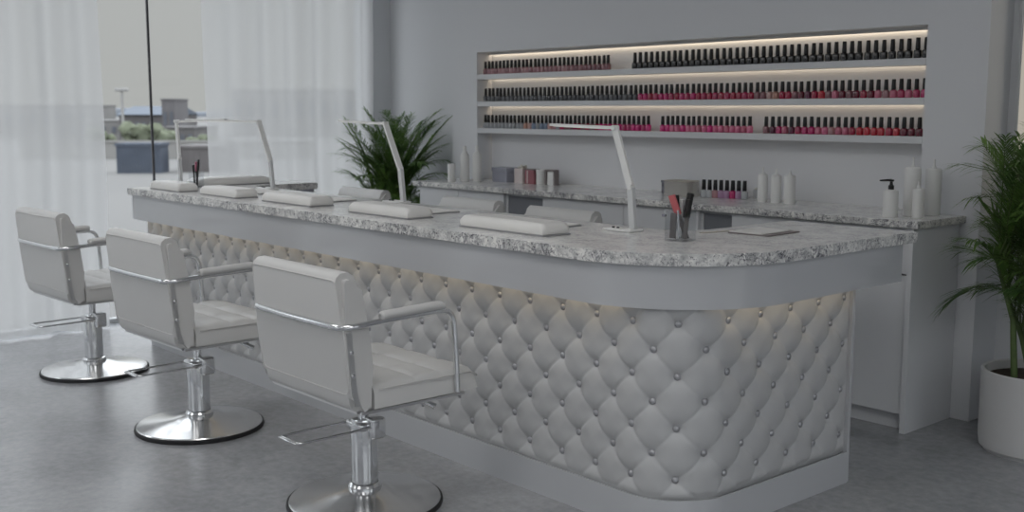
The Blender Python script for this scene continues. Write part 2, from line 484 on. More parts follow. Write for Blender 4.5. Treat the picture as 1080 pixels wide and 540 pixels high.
h = .06*puff + .76*near + .18*crease*near
edge = np.clip((Zg-.126)/.022, 0, 1)**.6          # rolls under at the bottom board
eend = np.clip(np.minimum(np.minimum(sv, S_END-sv)/.02,1),0,1)**.5
H = -.029 + .031*h
blend = edge*eend[None,:]
H = H*blend - .009*(1-blend)
vs = []
P0 = [pos(x) for x in sv]
for j in range(NZ+1):
    for i in range(NS+1):
        (x,y),(nx,ny) = P0[i]; d = H[j,i]
        vs.append((x+nx*d, y+ny*d, zv[j]))
fs = [(j*(NS+1)+i, j*(NS+1)+i+1, (j+1)*(NS+1)+i+1, (j+1)*(NS+1)+i) for j in range(NZ) for i in range(NS)]
panel = obj('upholstered_panel', (vs,[],fs), M['tuft'], bar, 180)
def button_bm(bm, s, z):
    (x,y),(nx,ny) = pos(s)
    ang = math.atan2(ny,nx)
    mtx = Matrix.Translation((x-nx*.024, y-ny*.024, z)) @ Matrix.Rotation(ang,4,'Z') @ Matrix.Rotation(PI/2,4,'Y')
    b2 = nb(); lathe(b2, [(0.0120,0),(.0135,.003),(.012,.008),(.006,.0115),(0,.0125)], n=12)
    b2.transform(mtx)
    me = bpy.data.meshes.new('t'); b2.to_mesh(me); b2.free(); bm.from_mesh(me); bpy.data.meshes.remove(me)
spots = []
for r_ in range(7):
    z = ZT-DZ*r_
    for k in range(len(sA)):
        kf = k + (.5 if r_ % 2 else 0)
        s = float(np.interp(kf, ks, sA))
        if kf <= ks[-1] and s < S_END-.01: spots.append((s,z))
spots.sort(key=lambda t: -t[0])
for s, z in spots[:99]:
    b_ = nb(); button_bm(b_, s, z); obj('button', b_, M['button'], panel, 50)
b_ = nb()
for s, z in spots[99:]: button_bm(b_, s, z)
tag(obj('button', b_, M['button'], panel, 50), kind='stuff')

# granite top: U-shaped worktop of the bar
def arc(cx, cy, r, a0, a1, n=12): return [(cx+r*math.cos(a0+(a1-a0)*i/n), cy+r*math.sin(a0+(a1-a0)*i/n)) for i in range(n+1)]
poly = [(-6.62,2.64)] + arc(-2.19-.53,2.64+.53,.53,-PI/2,0,28) + [(-2.19,3.99),(-2.78,3.99)] + arc(-2.78-.14,3.30+.14,.14,0,-PI/2,8) + [(-6.28,3.30),(-6.28,3.77),(-6.62,3.77)]
TOP = .98
tag(edge_slot(obj('bar_countertop', prism(nb(), poly, .9385, TOP, .004, 2), M['granite'], None, 30)), 'long speckled white granite worktop with rounded corner lying on the tufted bar', 'countertop')

# ------------------------------------------------------------------ styling chairs
def rbox_seat(arms):
    pass
def make_chair(name, label, cat, group, arms=True):
    t = thing(name, label, cat, (0,0,0), 0, group)
    W = .302
    # backrest: leaning slab with a rounded top, wide side walls
    pr = [(-.190,.440),(-.212,.443),(-.228,.453),(-.238,.470),(-.243,.50),(-.262,.66),(-.284,.885),(-.280,.905),(-.264,.918),(-.236,.921),(-.212,.905),(-.196,.86),(-.172,.735),(-.155,.60),(-.140,.520),(-.143,.440)]
    obj('backrest', profile_x(nb(), pr, -W, W, .022, 4), M['leather'], t, 50)
    # piping round the back panel
    loop = fillet([(0,-.244,.505),(-W+.012,-.244,.505),(-W+.016,-.284,.895),(W-.016,-.284,.895),(W-.012,-.244,.505),(0,-.244,.505)], .03)
    bk = [o for o in t.children if o.name.startswith('backrest')][0]
    obj('piping', tube(nb(), loop, .0022, 6), M['piping'], bk, 180)
    # seat: soft cushion with stitched squares
    nx, ny = 40, 40; vs = []; fs = []
    x0, x1, y0, y1 = -W+.004, W-.004, -.15, .300
    zb, zt = .445, .528
    for j in range(ny+1):
        for i in range(nx+1):
            u, v = i/nx, j/ny
            x = x0+(x1-x0)*u; y = y0+(y1-y0)*v
            ex = min(u,1-u)*(x1-x0); ey = min(1-v,1)*(y1-y0)
            rx = min(ex/.035,1); ry = min(ey/.055,1)
            drop = .030*(1-math.sqrt(max(0,1-(1-rx)**2))) + .050*(1-math.sqrt(max(0,1-(1-ry)**2)))
            st = 0
            for c in (1/3,2/3):
                st += math.exp(-((u-c)*(x1-x0)/.010)**2) + math.exp(-((v-.15-c*.75)*(y1-y0)/.010)**2)
            pu = abs(math.sin(u*3*PI)*math.sin(max(0,(v-.15)/.75)*3*PI))**.5 if v < .97 else 0
            z = zt - drop - .004*min(st,1) + .007*pu
            vs.append((x,y,z))
    n1 = nx+1
    for j in range(ny):
        for i in range(nx): a = j*n1+i; fs.append((a,a+1,a+n1+1,a+n1))
    ring = [i for i in range(n1)] + [j*n1+nx for j in range(1,ny+1)] + [ny*n1+i for i in range(nx-1,-1,-1)] + [j*n1 for j in range(ny-1,0,-1)]
    low = []
    for idx in ring:
        x,y,z = vs[idx]; low.append(len(vs)); vs.append((x,min(y,y1-.012),zb))
    for a in range(len(ring)):
        b = (a+1) % len(ring); fs.append((ring[b],ring[a],low[a],low[b]))
    fs.append(tuple(reversed(low)))
    st_ = obj('seat', (vs,[],fs), M['leather'], t, 50)
    pl = [(x1+.001, y, .512-.0 if y < .26 else .512-.045*((y-.26)/.055)**2) for y in np.linspace(y0+.02,y1-.006,14)]
    bm = nb()
    for sx in (1,-1): tube(bm, [(sx*p_[0],p_[1],p_[2]) for p_ in pl], .0032, 6)
    obj('piping', bm, M['piping'], st_, 180)
    # metal rail under the seat running up behind into the side plates
    bm = nb()
    for sx in (-1,1):
        tube(bm, fillet([(sx*(W-.003),-.205,.439),(sx*(W-.003),-.19,.438),(sx*(W-.003),.235,.438)], .03), .006, 6, sq=(.004,.005))
    box(bm, -W+.02,W-.02,-.21,.24,.434,.4445)
    obj('seat_frame', bm, M['brushed'], t, 40)
    for sx in (-1,1):
        pt = [(-.230,.470),(-.242,.52),(-.2605,.722),(-.240,.724),(-.222,.52),(-.208,.466)]
        bm = nb(); a, b = (W-.001, W+.003) if sx > 0 else (-W-.003, -W+.001)
        profile_x(bm, pt, a, b)
        pl_ = obj('side_plate', bm, M['plate'], t)
        for z in (.655,.575):
            b2 = nb(); lathe(b2, [(.007,0),(.007,.004),(.005,.006),(0,.0065)], n=12)
            b2.transform(Matrix.Translation((sx*(W+.003),-.2425+(.006 if z < .6 else .0),z)) @ Matrix.Rotation(sx*PI/2,4,'Y'))
            obj('bolt', b2, M['chrome'], pl_, 40)
    if arms:
        # one chrome bar wraps the back and becomes both armrests
        A = W+.010
        path = [(A,.195,.452),(A,.190,.60),(A,.178,.756),(A,-.12,.748),(A,-.276,.738),(0,-.281,.738),(-A,-.276,.738),(-A,-.12,.748),(-A,.178,.756),(-A,.190,.60),(-A,.195,.452)]
        q = fillet(path, .062, 8)
        obj('arm_frame', tube(nb(), q, .0105, 12, sq=None), M['chrome'], t, 60)
        for sx in (-1,1):
            bm = nb(); path = fillet([(sx*A,-.130,.764),(sx*A,-.115,.767),(sx*A,.110,.775),(sx*A,.135,.770)], .02)
            tube(bm, path, [.011]+[.0155]*(len(path)-2)+[.011], 12)
            for v in bm.verts: v.co.x = sx*A + (v.co.x-sx*A)*1.25
            obj('arm_pad', bm, M['leather'], t, 60)
    # pedestal
    obj('base_plate', lathe(nb(), [(0,.012),(.277,.012),(.283,.018),(.278,.024),(.20,.034),(.12,.045),(.07,.060),(0,.061)], n=96, cap=False), M['base_steel'], t, 30)
    obj('rubber_rim', lathe(nb(), [(.270,0),(.287,.0),(.290,.008),(.288,.018),(.2835,.020),(.282,.0125),(.270,.0115),(.270,0)], n=64, cap=False), M['rubber'], t, 40)
    obj('collar', lathe(nb(), [(.062,.058),(.063,.072),(.058,.080),(.051,.083),(.050,.06)], n=40, cap=False), M['chrome'], t, 30)
    obj('column', lathe(nb(), [(.049,.06),(.049,.318),(.046,.326),(.020,.328)], n=48), M['chrome'], t, 30)
    obj('piston', lathe(nb(), [(.0185,.32),(.0185,.425)], n=16), M['chrome'], t, 30)
    bm = nb(); box(bm, -.10,.10,-.10,.10,.420,.434,.004)
    obj('seat_plate', bm, M['brushed'], t)
    bm = nb(); box(bm, .020,.075,-.012,.05,.255,.335,.010,3); box(bm, -.052,.052,-.050,.050,.285,.318,.012,3)
    br = obj('footrest_bracket', bm, M['chrome'], t, 40)
    bm = nb(); tube(bm, fillet([(.062,.0,.300),(.062,-.31,.300),(-.066,-.31,.300),(-.066,.0,.300)], .018), .0045, 8)
    box(bm, -.062,.058,-.322,-.300,.296,.303,.002)
    obj('footrest', bm, M['chrome'], t, 50)
    bm = nb(); tube(bm, [(.06,.04,.424),(.13,.10,.418),(.175,.14,.400)], .007, 8)
    lv = obj('lever', bm, M['chrome'], t, 50)
    obj('lever_grip', tube(nb(), [(.172,.137,.402),(.215,.17,.380)], [.009,.011], 10), M['chrome'], lv, 50)
    return t
ch = make_chair('salon_chair', 'white leather armchair on chrome pedestal, nearest the camera', 'chair', 'white client chairs along the bar')
ch.location = (-3.352,2.185,0); ch.rotation_euler = (0,0,math.radians(0))
dup(ch, (-4.685,2.160,0), math.radians(1.5), 'white leather armchair on chrome pedestal, middle one of the row along the bar')
dup(ch, (-6.105,2.205,0), math.radians(2.5), 'white leather armchair on chrome pedestal, farthest one, beside the sheer curtain')
tch = make_chair('technician_chair', 'white armless chair behind the bar, nearest the left palm', 'chair', 'technician chairs behind the bar', arms=False)
tch.location = (-6.0,3.70,0); tch.rotation_euler = (0,0,PI); tch.scale = (.86,1,1.032)
dup(tch, (-4.92,3.72,0), PI, 'white armless chair behind the bar, left of the slate grey bay')
dup(tch, (-4.10,3.66,0), PI, 'white armless chair behind the bar, beside the lamp nearest the rounded corner')

# ------------------------------------------------------------------ back counter
CF = 4.52
def cab_unit(x0, x1, label, kind, cat='cabinet'):
    t = thing('base_cabinet', label, cat, (x0,CF,0), 0, 'white base cabinets below the polish wall')
    w = x1-x0
    bm = nb()
    box(bm, .001,.018,.02,.395,.09,.93); box(bm, w-.018,w-.001,.02,.395,.09,.93)
    box(bm, .018,w-.018,.02,.395,.09,.108); box(bm, .018,w-.018,.38,.395,.108,.93); box(bm, .018,w-.018,.02,.38,.915,.93)
    obj('carcass', bm, M['cabinet'], t)
    obj('plinth', B(.001,w-.001,.05,.10,0,.09), M['cabinet'], t)
    if kind == 'door':
        obj('door', B(.002,w-.002,0,.019,.082,.926,.001), M['cabinet'], t)
    elif kind == 'doors':
        obj('door', B(.002,w/2-.0015,0,.019,.082,.926,.001), M['cabinet'], t); obj('door', B(w/2+.0015,w-.002,0,.019,.082,.926,.001), M['cabinet'], t)
    elif kind == 'drawer':
        obj('drawer', B(.002,w-.002,0,.019,.724,.926,.001), M['cabinet'], t)
        obj('door', B(.002,w-.002,0,.019,.082,.716,.001), M['cabinet'], t)
    elif kind == 'open':
        obj('door', B(.019,w-.019,.022,.038,.11,.914,.001), M['recess'], t)
    return t
cab_unit(-6.18,-5.745,'white base cabinet with plain door at the left end of the back counter','door')
cab_unit(-5.745,-5.285,'white base cabinet with plain door, just left of the wider slate grey bay','door')
cab_unit(-5.285,-4.925,'cabinet bay with slate grey inset front, the left and wider of two','open')
cab_unit(-4.925,-4.255,'white base cabinet with plain door, just right of the wider slate grey bay','door')
cab_unit(-4.255,-3.715,'white base cabinet with plain door behind the lamp nearest the bar corner','door')
cab_unit(-3.715,-3.495,'cabinet bay with slate grey inset front, the narrower one behind the tool cup','open')
cab_unit(-3.495,-2.518,'wide white base cabinet with drawer above door at the counter right end','drawer')
tag(obj('end_panel', B(-2.515,-2.490,4.50,4.915,0,.93,.001), M['cabinet']), 'plain white end panel closing the back counter beside the large palm', 'cabinet panel')
cp = [(-6.215,4.485),(-2.462,4.485),(-2.462,4.916),(-2.703,4.916),(-2.703,5.05),(-6.037,5.05),(-6.037,4.916),(-6.215,4.916)]
CT = .965
tag(edge_slot(obj('back_countertop', prism(nb(), cp, .932, CT, .003, 2), M['granite'], None, 30)), 'straight speckled granite worktop under the polish niche', 'countertop')

# niche shelves with warm light strips behind them
for i, (z0, z1, w_) in enumerate(((1.660,1.694,'top'),(1.474,1.508,'middle'),(1.290,1.325,'bottom'))):
    t = thing('wall_shelf', 'white niche shelf holding the %s row of nail polish' % w_, 'shelf', (0,0,z0), 0, 'shelves in the polish niche')
    obj('board', B(-6.038,-2.702,4.921,5.030,0,z1-z0,.001), M['cabinet'], t)
    if i < 2:
        obj('light_strip', B(-6.03,-2.71,5.032,5.053,z1-z0-.010,z1-z0-.006), M['led_niche'], t)
        obj('cover', B(-6.038,-2.702,5.0305,5.054,z1-z0-.005,z1-z0-.0005), M['cabinet'], t)
t = thing('light_strip', 'thin warm light strip along the top back edge of the niche', 'light strip', (0,0,1.838))
obj('diffuser', B(-6.03,-2.71,5.032,5.053,0,.004), M['led_niche'], t); obj('profile', B(-6.035,-2.705,5.020,5.030,-.008,.0075), M['frame_w'], t)
t = thing('wall_light', 'tall warm glowing wall panel behind the large palm', 'wall light', (-2.345,5.10,.95))
obj('diffuser', B(.012,.30,.0,.03,.012,1.93), M['led_wall'], t)
bm = nb(); box(bm, 0,.012,-.004,.034,0,1.945); box(bm, .30,.312,-.004,.034,0,1.945); box(bm, .012,.30,-.004,.034,0,.012); box(bm, .012,.30,-.004,.034,1.93,1.945)
obj('frame', bm, M['frame_w'], t)

# ------------------------------------------------------------------ nail polish
PAL = {'pale pink': (.42,.22,.24), 'dusty pink': (.30,.14,.16), 'mauve': (.22,.09,.11), 'black': (.010,.010,.012), 'smoke grey': (.085,.09,.10),
  'charcoal': (.03,.032,.04), 'magenta': (.45,.015,.13), 'crimson': (.33,.012,.05), 'raspberry': (.38,.03,.10), 'rose pink': (.50,.12,.20), 'nude': (.48,.30,.28),
  'wine': (.13,.008,.028), 'plum': (.10,.012,.045), 'silver grey': (.30,.31,.33), 'peach': (.42,.22,.17), 'blue grey': (.17,.23,.33), 'hot pink': (.60,.02,.20),
  'candy pink': (.62,.14,.27), 'red': (.48,.02,.04), 'lilac': (.42,.25,.40), 'clear': (.45,.47,.49)}
polish_m = {k: mat('polish_'+k.replace(' ','_'), v, .14, coat=.6, var=(60,.06)) for k, v in PAL.items()}
def body_bm():
    return lathe(nb(), [(.0155,0),(.0172,.002),(.0178,.006),(.0178,.030),(.0155,.036),(.0075,.040),(.0075,.044)], n=12)
def cap_bm():
    return lathe(nb(), [(.0108,.040),(.0110,.043),(.0095,.088),(.0084,.0905),(0,.091)], n=12, cap=False)
body_mesh = {}; 
def me_of(name, bm, m, sm=40):
    o = obj(name, bm, m, None, sm); me = o.data; bpy.data.objects.remove(o); return me
cap_mesh = me_of('cap', cap_bm(), M['capblack'])
proto_body = {k: me_of('bottle_body', body_bm(), polish_m[k]) for k in PAL}
def ordinal(n): return str(n) + ('th' if 10 <= n % 100 <= 20 else {1:'st',2:'nd',3:'rd'}.get(n % 10, 'th'))
def polish(x, y, z, colr, label, group, sc=1.0, rz=0):
    t = thing('nail_polish_bottle', label, 'nail polish', (x,y,z), rz, group)
    t.scale = (sc,sc,sc)
    for nm, me in (('body', proto_body[colr]), ('cap', cap_mesh)):
        o = bpy.data.objects.new(nm, me); C.objects.link(o); o.parent = t
rows = []
top1 = [('pale pink','dusty pink')[random.random() < .35] for _ in range(8)] + [random.choice(['dusty pink','dusty pink','mauve','pale pink']) for _ in range(14)] + ['mauve' if random.random() < .6 else 'dusty pink' for _ in range(9)]
mid = [random.choice(['smoke grey','charcoal','smoke grey']) for _ in range(14)] + [random.choice(['charcoal','charcoal','smoke grey']) for _ in range(22)] + \
      ['magenta','magenta','crimson','raspberry','magenta','magenta','raspberry','crimson','magenta','raspberry','magenta','crimson'] + \
      ['raspberry','crimson','raspberry','crimson','raspberry','crimson','crimson','raspberry','crimson','mauve','mauve','nude','peach','crimson','crimson','mauve','wine','plum','crimson','red','mauve','rose pink','wine','mauve','wine','crimson','wine','rose pink','dusty pink','rose pink','raspberry','rose pink','raspberry','magenta']
bot1 = ['silver grey']*11 + ['peach','nude','blue grey','silver grey','blue grey','blue grey'] + ['nude','pale pink','silver grey'] + [random.choice(['mauve','crimson','raspberry']) for _ in range(9)] + ['hot pink','magenta','hot pink','magenta','hot pink','magenta','magenta','hot pink','hot pink','magenta','hot pink']
bot2 = ['hot pink','hot pink','candy pink','candy pink','hot pink','candy pink','candy pink','rose pink','candy pink','hot pink','candy pink','candy pink','rose pink','candy pink','candy pink','rose pink','candy pink']
bot3 = ['mauve','plum','magenta','rose pink','plum','raspberry','magenta','magenta','rose pink','candy pink','pale pink','rose pink','rose pink','crimson','red','red','red','red','crimson','red','wine','wine','wine']
def row(cols, x0, x1, z, y, where, group, sc=1.0):
    n = len(cols)
    for i, c in enumerate(cols):
        x = x0+(x1-x0)*i/(n-1)+random.uniform(-.0015,.0015)
        polish(x, y+random.uniform(-.002,.002), z, c, 'black-capped %s polish bottle, %s from left %s' % (c, ordinal(i+1), where), group, sc*random.uniform(.985,1.015))
row(top1, -5.993,-4.808, 1.6942, 4.958, "in the top shelf's pink group", 'pink polish bottles at the left of the top shelf')
row(['black']*43, -4.588,-2.720, 1.6942, 4.958, "in the top shelf's black group", 'black polish bottles at the right of the top shelf', 1.06)
row(mid, -5.989,-2.722, 1.5082, 4.958, 'on the unbroken middle shelf', 'polish bottles on the middle shelf')
row(bot1, -5.995,-4.473, 1.3252, 4.958, "in the bottom shelf's first group", 'polish bottles at the left of the bottom shelf')
row(bot2, -4.361,-3.732, 1.3252, 4.958, "in the bottom shelf's middle group", 'pink polish bottles in the middle of the bottom shelf')
row(bot3, -3.622,-2.738, 1.3252, 4.958, "in the bottom shelf's last group", 'polish bottles at the right of the bottom shelf')
for i, c in enumerate(['clear','clear','pale pink','lilac','lilac','magenta','lilac','clear']):
    polish(-3.965+i*.0325, 4.865+ .010*i, CT+.0003, c, 'black-capped %s polish bottle, %s from left in the counter row' % (c, ordinal(i+1)), 'polish bottles standing on the back counter', 1.1)
t = thing('glass_jar', 'small clear glass jar at the right end of the counter polish row', 'jar', (-3.680,4.965,CT+.0003))
obj('body', lathe(nb(), [(.018,0),(.020,.004),(.020,.050),(.012,.056),(.010,.056),(.017,.048),(.017,.005),(0,.005)], n=20, cap=False), M['acrylic'], t, 40)
obj('lid', lathe(nb(), [(.012,.0565),(.012,.062),(0,.063)], n=20), M['cotton'], t, 40)

# ------------------------------------------------------------------ bottles and boxes on the back counter
def white_bottle(x, y, r, h, tip, label, group=None, black=False, mark=True, neck='nozzle'):
    t = thing('pump_bottle' if black else 'lotion_bottle', label, 'bottle', (x,y,CT+.0003), math.radians(200), group)
    obj('body', lathe(nb(), [(r*.95,0),(r,.004),(r,h-.012),(r*.93,h-.004),(r*.75,h),(r*.35,h+.001)], n=28), M['whitep'], t, 40)
    mk = M['blackp'] if black else M['whitep']
    if black:
        bm = lathe(nb(), [(.013,h+.0005),(.013,h+.018),(.008,h+.022),(.006,h+.036),(.012,h+.038),(.012,h+.046),(0,h+.047)], n=16)
        tube(bm, [(0,0,h+.043),(.02,.008,h+.043),(.048,.018,h+.041)], [.006,.005,.0035], 8)
        obj('pump', bm, mk, t, 40)
    else:
        obj('nozzle', lathe(nb(), [(.010,h+.0005),(.009,h+.008),(.005,h+.013),(.0035,h+tip*.8),(.0055,h+tip*.85),(.005,h+tip),(0,h+tip)], n=14), mk, t, 40)
    return t
g = 'white bottles at the right end of the back counter'
white_bottle(-2.665,4.60,.034,.125,0,'squat white bottle with black pump head on the back counter right end',g,black=True)
white_bottle(-2.628,4.72,.037,.225,.045,'tall white bottle with nozzle, directly behind the short one',g)
white_bottle(-2.560,4.655,.0265,.135,.03,'short slim white bottle standing before the two tall ones',g)
white_bottle(-2.585,4.83,.036,.218,.040,'tall white bottle with nozzle, rightmost at the counter end',g)
# faint line of print on two of them
g = 'three white bottles on the back counter under the niche'
white_bottle(-3.545,4.835,.0265,.150,.033,'white bottle with thin nozzle, left of the three under the niche',g)
white_bottle(-3.462,4.838,.0265,.149,.033,'white bottle with thin nozzle, middle of the three under the niche',g)
white_bottle(-3.380,4.842,.0300,.150,.025,'white bottle with thin nozzle, right and widest of the three under the niche',g)
t = thing('white_tube', 'short white cylinder at the left end of the back counter', 'container', (-5.950,4.62,CT+.0003))
obj('body', lathe(nb(), [(.026,0),(.027,.003),(.027,.095)], n=24), M['whitep'], t, 40); obj('lid', lathe(nb(), [(.0275,.0955),(.0275,.120),(.025,.123),(0,.123)], n=24), M['whitep'], t, 40)
for x, y, lab in ((-5.905,4.70,'tall white bottle with tapered neck, left one of the left-end pair'),(-5.845,4.76,'tall white bottle with tapered neck, right one of the left-end pair')):
    t = thing('spray_bottle', lab, 'bottle', (x,y,CT+.0003), 0, 'pair of tall bottles at the left end of the back counter')
    obj('body', lathe(nb(), [(.030,0),(.032,.004),(.032,.165),(.028,.185),(.014,.205),(.012,.21)], n=24), M['whitep'], t, 40)
    obj('cap', lathe(nb(), [(.013,.2105),(.013,.236),(.009,.242),(0,.243)], n=16), M['whitep'], t, 40)
t = thing('storage_box', 'grey lidded box in the left corner of the niche counter', 'box', (-5.725,4.905,CT+.0003))
obj('body', B(-.075,.075,-.05,.05,0,.068,.003), M['box_grey'], t); obj('lid', B(-.079,.079,-.054,.054,.0685,.098,.003), M['box_grey'], t)
t = thing('blush_box', 'pale blush open box beside the grey lidded box', 'box', (-5.545,4.90,CT+.0003))
bm = nb(); box(bm, -.042,.042,-.03,.03,0,.004); 
for a in ((-.042,-.039,-.03,.03),(.039,.042,-.03,.03),(-.039,.039,-.03,-.027),(-.039,.039,.027,.03)): box(bm, *a, .004,.098)
obj('body', bm, M['blush'], t); obj('liner', B(-.0385,.0385,-.0265,.0265,.0045,.060), M['blush'], t)
bm = nb()
for _ in range(14):
    r0 = random.uniform(.008,.012); s_ = bmesh.ops.create_icosphere(bm, subdivisions=2, radius=r0)
    c_ = Vector((random.uniform(-.012,.055)-.010, random.uniform(-.012,.012), random.uniform(.075,.118)))
    for v in s_['verts']: v.co += c_
for v in bm.verts: v.co.x = min(max(v.co.x,-.036),.036)
tag(obj('cotton_balls', bm, M['cotton'], None, 180, (-5.548,4.90,CT+.0003)), 'cream cotton balls heaped in the blush box', 'cotton', kind='stuff')
t = thing('rose_box', 'dusty rose striped box between the blush box and white jar', 'box', (-5.440,4.905,CT+.0003))
obj('body', B(-.046,.042,-.03,.03,0,.090,.002), M['rose'], t); obj('lid', B(-.047,.043,-.031,.031,.0905,.098,.002), M['taupe'], t); obj('stripe', B(-.026,-.016,-.0312,-.0302,.004,.086), M['blush'], t)
t = thing('white_jar', 'white jar right of the dusty rose box', 'jar', (-5.352,4.90,CT+.0003))
obj('body', lathe(nb(), [(.032,0),(.033,.003),(.033,.075)], n=28), M['whitep'], t, 40); obj('lid', lathe(nb(), [(.034,.0755),(.034,.094),(.031,.097),(0,.097)], n=28), M['whitep'], t, 40)
t = thing('card_frame', 'white card in a taupe frame, right of the white jar', 'frame', (-5.262,4.91,CT+.0003))
bm = nb(); box(bm, -.048,-.036,-.02,.02,0,.10); box(bm, .036,.048,-.02,.02,0,.10); box(bm, -.036,.036,-.02,.02,.090,.10); box(bm, -.036,.036,.016,.02,0,.09)
obj('frame', bm, M['taupe'], t); obj('card', B(-.030,.032,-.012,.014,.0005,.086,.001), M['whitep'], t)
t = thing('storage_box', 'flat patterned charcoal box behind the clear organiser', 'box', (-4.245,4.965,CT+.0003), math.radians(-4))
obj('body', B(-.080,.080,-.050,.050,0,.062,.002), M['box_dark'], t); obj('lid', B(-.083,.083,-.053,.053,.0625,.076,.002), M['box_dark'], t)
t = thing('acrylic_organiser', 'clear acrylic organiser between the charcoal box and polish row', 'organiser', (-4.09,4.82,CT+.0003))
bm = nb(); box(bm, -.085,.085,-.05,.05,0,.004)
for a in ((-.085,-.082,-.05,.05),(.082,.085,-.05,.05),(-.082,.082,-.05,-.047),(-.082,.082,.047,.05),(-.02,-.017,-.047,.047),(.04,.043,-.047,.047)): box(bm, *a, .0045,.085)
obj('tray', bm, M['frost'], t); obj('lid', B(-.087,.087,-.052,.052,.0855,.091,.001), M['beige_vinyl'], t)

# ------------------------------------------------------------------ manicure lamps on the bar
def lamp(foot, knee, end, label, baseplate=(.09,.05), brot=0):
    x, y = foot
    t = thing('desk_lamp', label, 'lamp', (x,y,TOP+.0004), 0, 'slim manicure lamps on the bar')
    k = Vector((knee[0]-x, knee[1]-y, knee[2]-TOP)); e = Vector((end[0]-x, end[1]-y, end[2]-TOP))
    hz = .17; hp = Vector((k.x*.14, k.y*.14, hz))
    bm = nb(); w, d = baseplate; box(bm, -w-.03,.028,-d,d*.6,0,.010,.004)
    b = obj('base', bm, M['whitep'], t, 40)
    for xx in (-w+.005, -w+.030):
        obj('knob', lathe(nb(), [(.006,.0102),(.006,.015),(0,.0155)], cx=xx, cy=-d*.45, n=12), M['blackp'], b, 40)
    obj('lower_stem', tube(nb(), [Vector((0,0,.0102)), hp], .1, sq=(.014,.009)), M['frame_w'], t)
    obj('hinge', tube(nb(), [hp+Vector((-.001,-.012,.003)), hp+Vector((-.001,.012,.003))], .011, 12), M['whitep'], t, 40)
    up0 = hp.lerp(k,.04)
    us = obj('upper_stem', tube(nb(), [up0, k], .1, sq=(.015,.006)), M['whitep'], t)
    dr = (k-up0).normalized()
    obj('knee_joint', tube(nb(), [k+Vector((0,-.015,0)), k+Vector((0,.015,0))], .010, 12), M['whitep'], t, 40)
    d_ = (e-k).normalized()
    hd = obj('lamp_head', tube(nb(), [k+d_*.008, e], .1, sq=(.016,.005)), M['whitep'], t)
    obj('light_strip', tube(nb(), [k+d_*.03+Vector((0,0,-.0062)), e-d_*.02+Vector((0,0,-.0062))], .1, sq=(.011,.001)), M['lamp_glow'], hd)
    return t
lamp((-2.925,3.165),(-3.025,3.16,1.381),(-3.395,3.17,1.389),'slim white LED lamp nearest the rounded corner, black-knobbed base')
lamp((-4.592,3.255),(-4.752,3.262,1.381),(-5.215,3.285,1.391),'slim white LED lamp standing in front of the left palm')
lamp((-5.89,3.23),(-6.03,3.225,1.381),(-6.47,2.97,1.391),'slim white LED lamp in front of the sheer curtain, arm pointing left')
lamp((-6.50,2.93),(-6.46,2.90,1.381),(-6.12,3.06,1.393),'slim white LED lamp at the far left end, arm pointing right')

# ------------------------------------------------------------------ hand rests
def handrest(x0, x1, y0, y1, h, label, z=TOP, shade='cushion', rot=0):
    cx, cy = (x0+x1)/2, (y0+y1)/2; a, b = (x1-x0)/2, (y1-y0)/2
    t = thing('hand_rest', label, 'hand rest', (cx,cy,z+.0004), rot, 'manicure hand rests along the bar')
    obj('base', B(-a-.0015,a+.0015,-b-.0015,b+.0015,0,.006,.001), M['mat'], t)
    nx, ny = 36, 14; vs = []; fs = []
    for j in range(ny+1):
        for i in range(nx+1):
            u, v = -1+2*i/nx, -1+2*j/ny
            ru = max(0,(abs(u)-.90)/.10); rv = max(0,(abs(v)-.72)/.28)
            e = math.sqrt(max(0,1-min(1,ru*ru+rv*rv)))
            sx = 1-.10*(1-math.sqrt(max(0,1-rv*rv)))*.2
            vs.append((a*u*sx, b*v, .0065+ (h*.55)+(h*.45)*e - h*.04*(u*u)))
    n1 = nx+1
    for j in range(ny):
        for i in range(nx): q_ = j*n1+i; fs.append((q_,q_+1,q_+n1+1,q_+n1))
    ring = list(range(n1))+[j*n1+nx for j in range(1,ny+1)]+[ny*n1+i for i in range(nx-1,-1,-1)]+[j*n1 for j in range(ny-1,0,-1)]
    for zz, sc_ in ((.0065+h*.2,1.0),(.0066,.985)):
        low = []
        for idx in (ring):
            x,y,z_ = vs[idx]; low.append(len(vs)); vs.append((x*sc_,y*sc_,zz))
        src = ring if zz > .0067 else prev
        for k in range(len(ring)):
            l = (k+1) % len(ring); fs.append((src[l],src[k],low[k],low[l]))
        prev = low
    fs.append(tuple(reversed(prev)))
    obj('cushion', (vs,[],fs), M[shade], t, 55)
hr = [(-6.44,-6.045,2.71,2.83,'farthest of the five along the front edge'),(-5.83,-5.40,2.74,2.87,'fourth from the rounded corner along the front edge'),
      (-5.18,-4.69,2.775,2.905,'middle one of the five, in front of the tall curtain lamp'),(-4.345,-3.875,2.77,2.905,'second nearest the rounded corner, before the palm lamp'),
      (-3.515,-3.01,2.768,2.905,'nearest the rounded corner and the tool cup')]
for x0,x1,y0,y1,l in hr: handrest(x0,x1,y0,y1,.044,'white padded hand rest, '+l)
handrest(-6.56,-6.40,2.99,3.50,.045,'long grey padded hand rest lying on the left return of the bar', shade='cushion')
for x1, l in ((-5.60,'behind the fourth hand rest'),(-4.865,'behind the middle hand rest'),(-4.00,'behind the hand rest by the palm lamp'),(-3.20,'behind the nearest hand rest')):
    t = thing('work_mat', 'thin white mat with dark edge '+l, 'mat', (x1-.15,3.07,TOP+.0004), 0, 'thin mats behind the hand rests')
    obj('backing', B(-.15,.15,-.085,.085,0,.004,.001), M['mat'], t); obj('cloth', B(-.146,.146,-.083,.083,.0045,.009,.001), M['towel'], t)

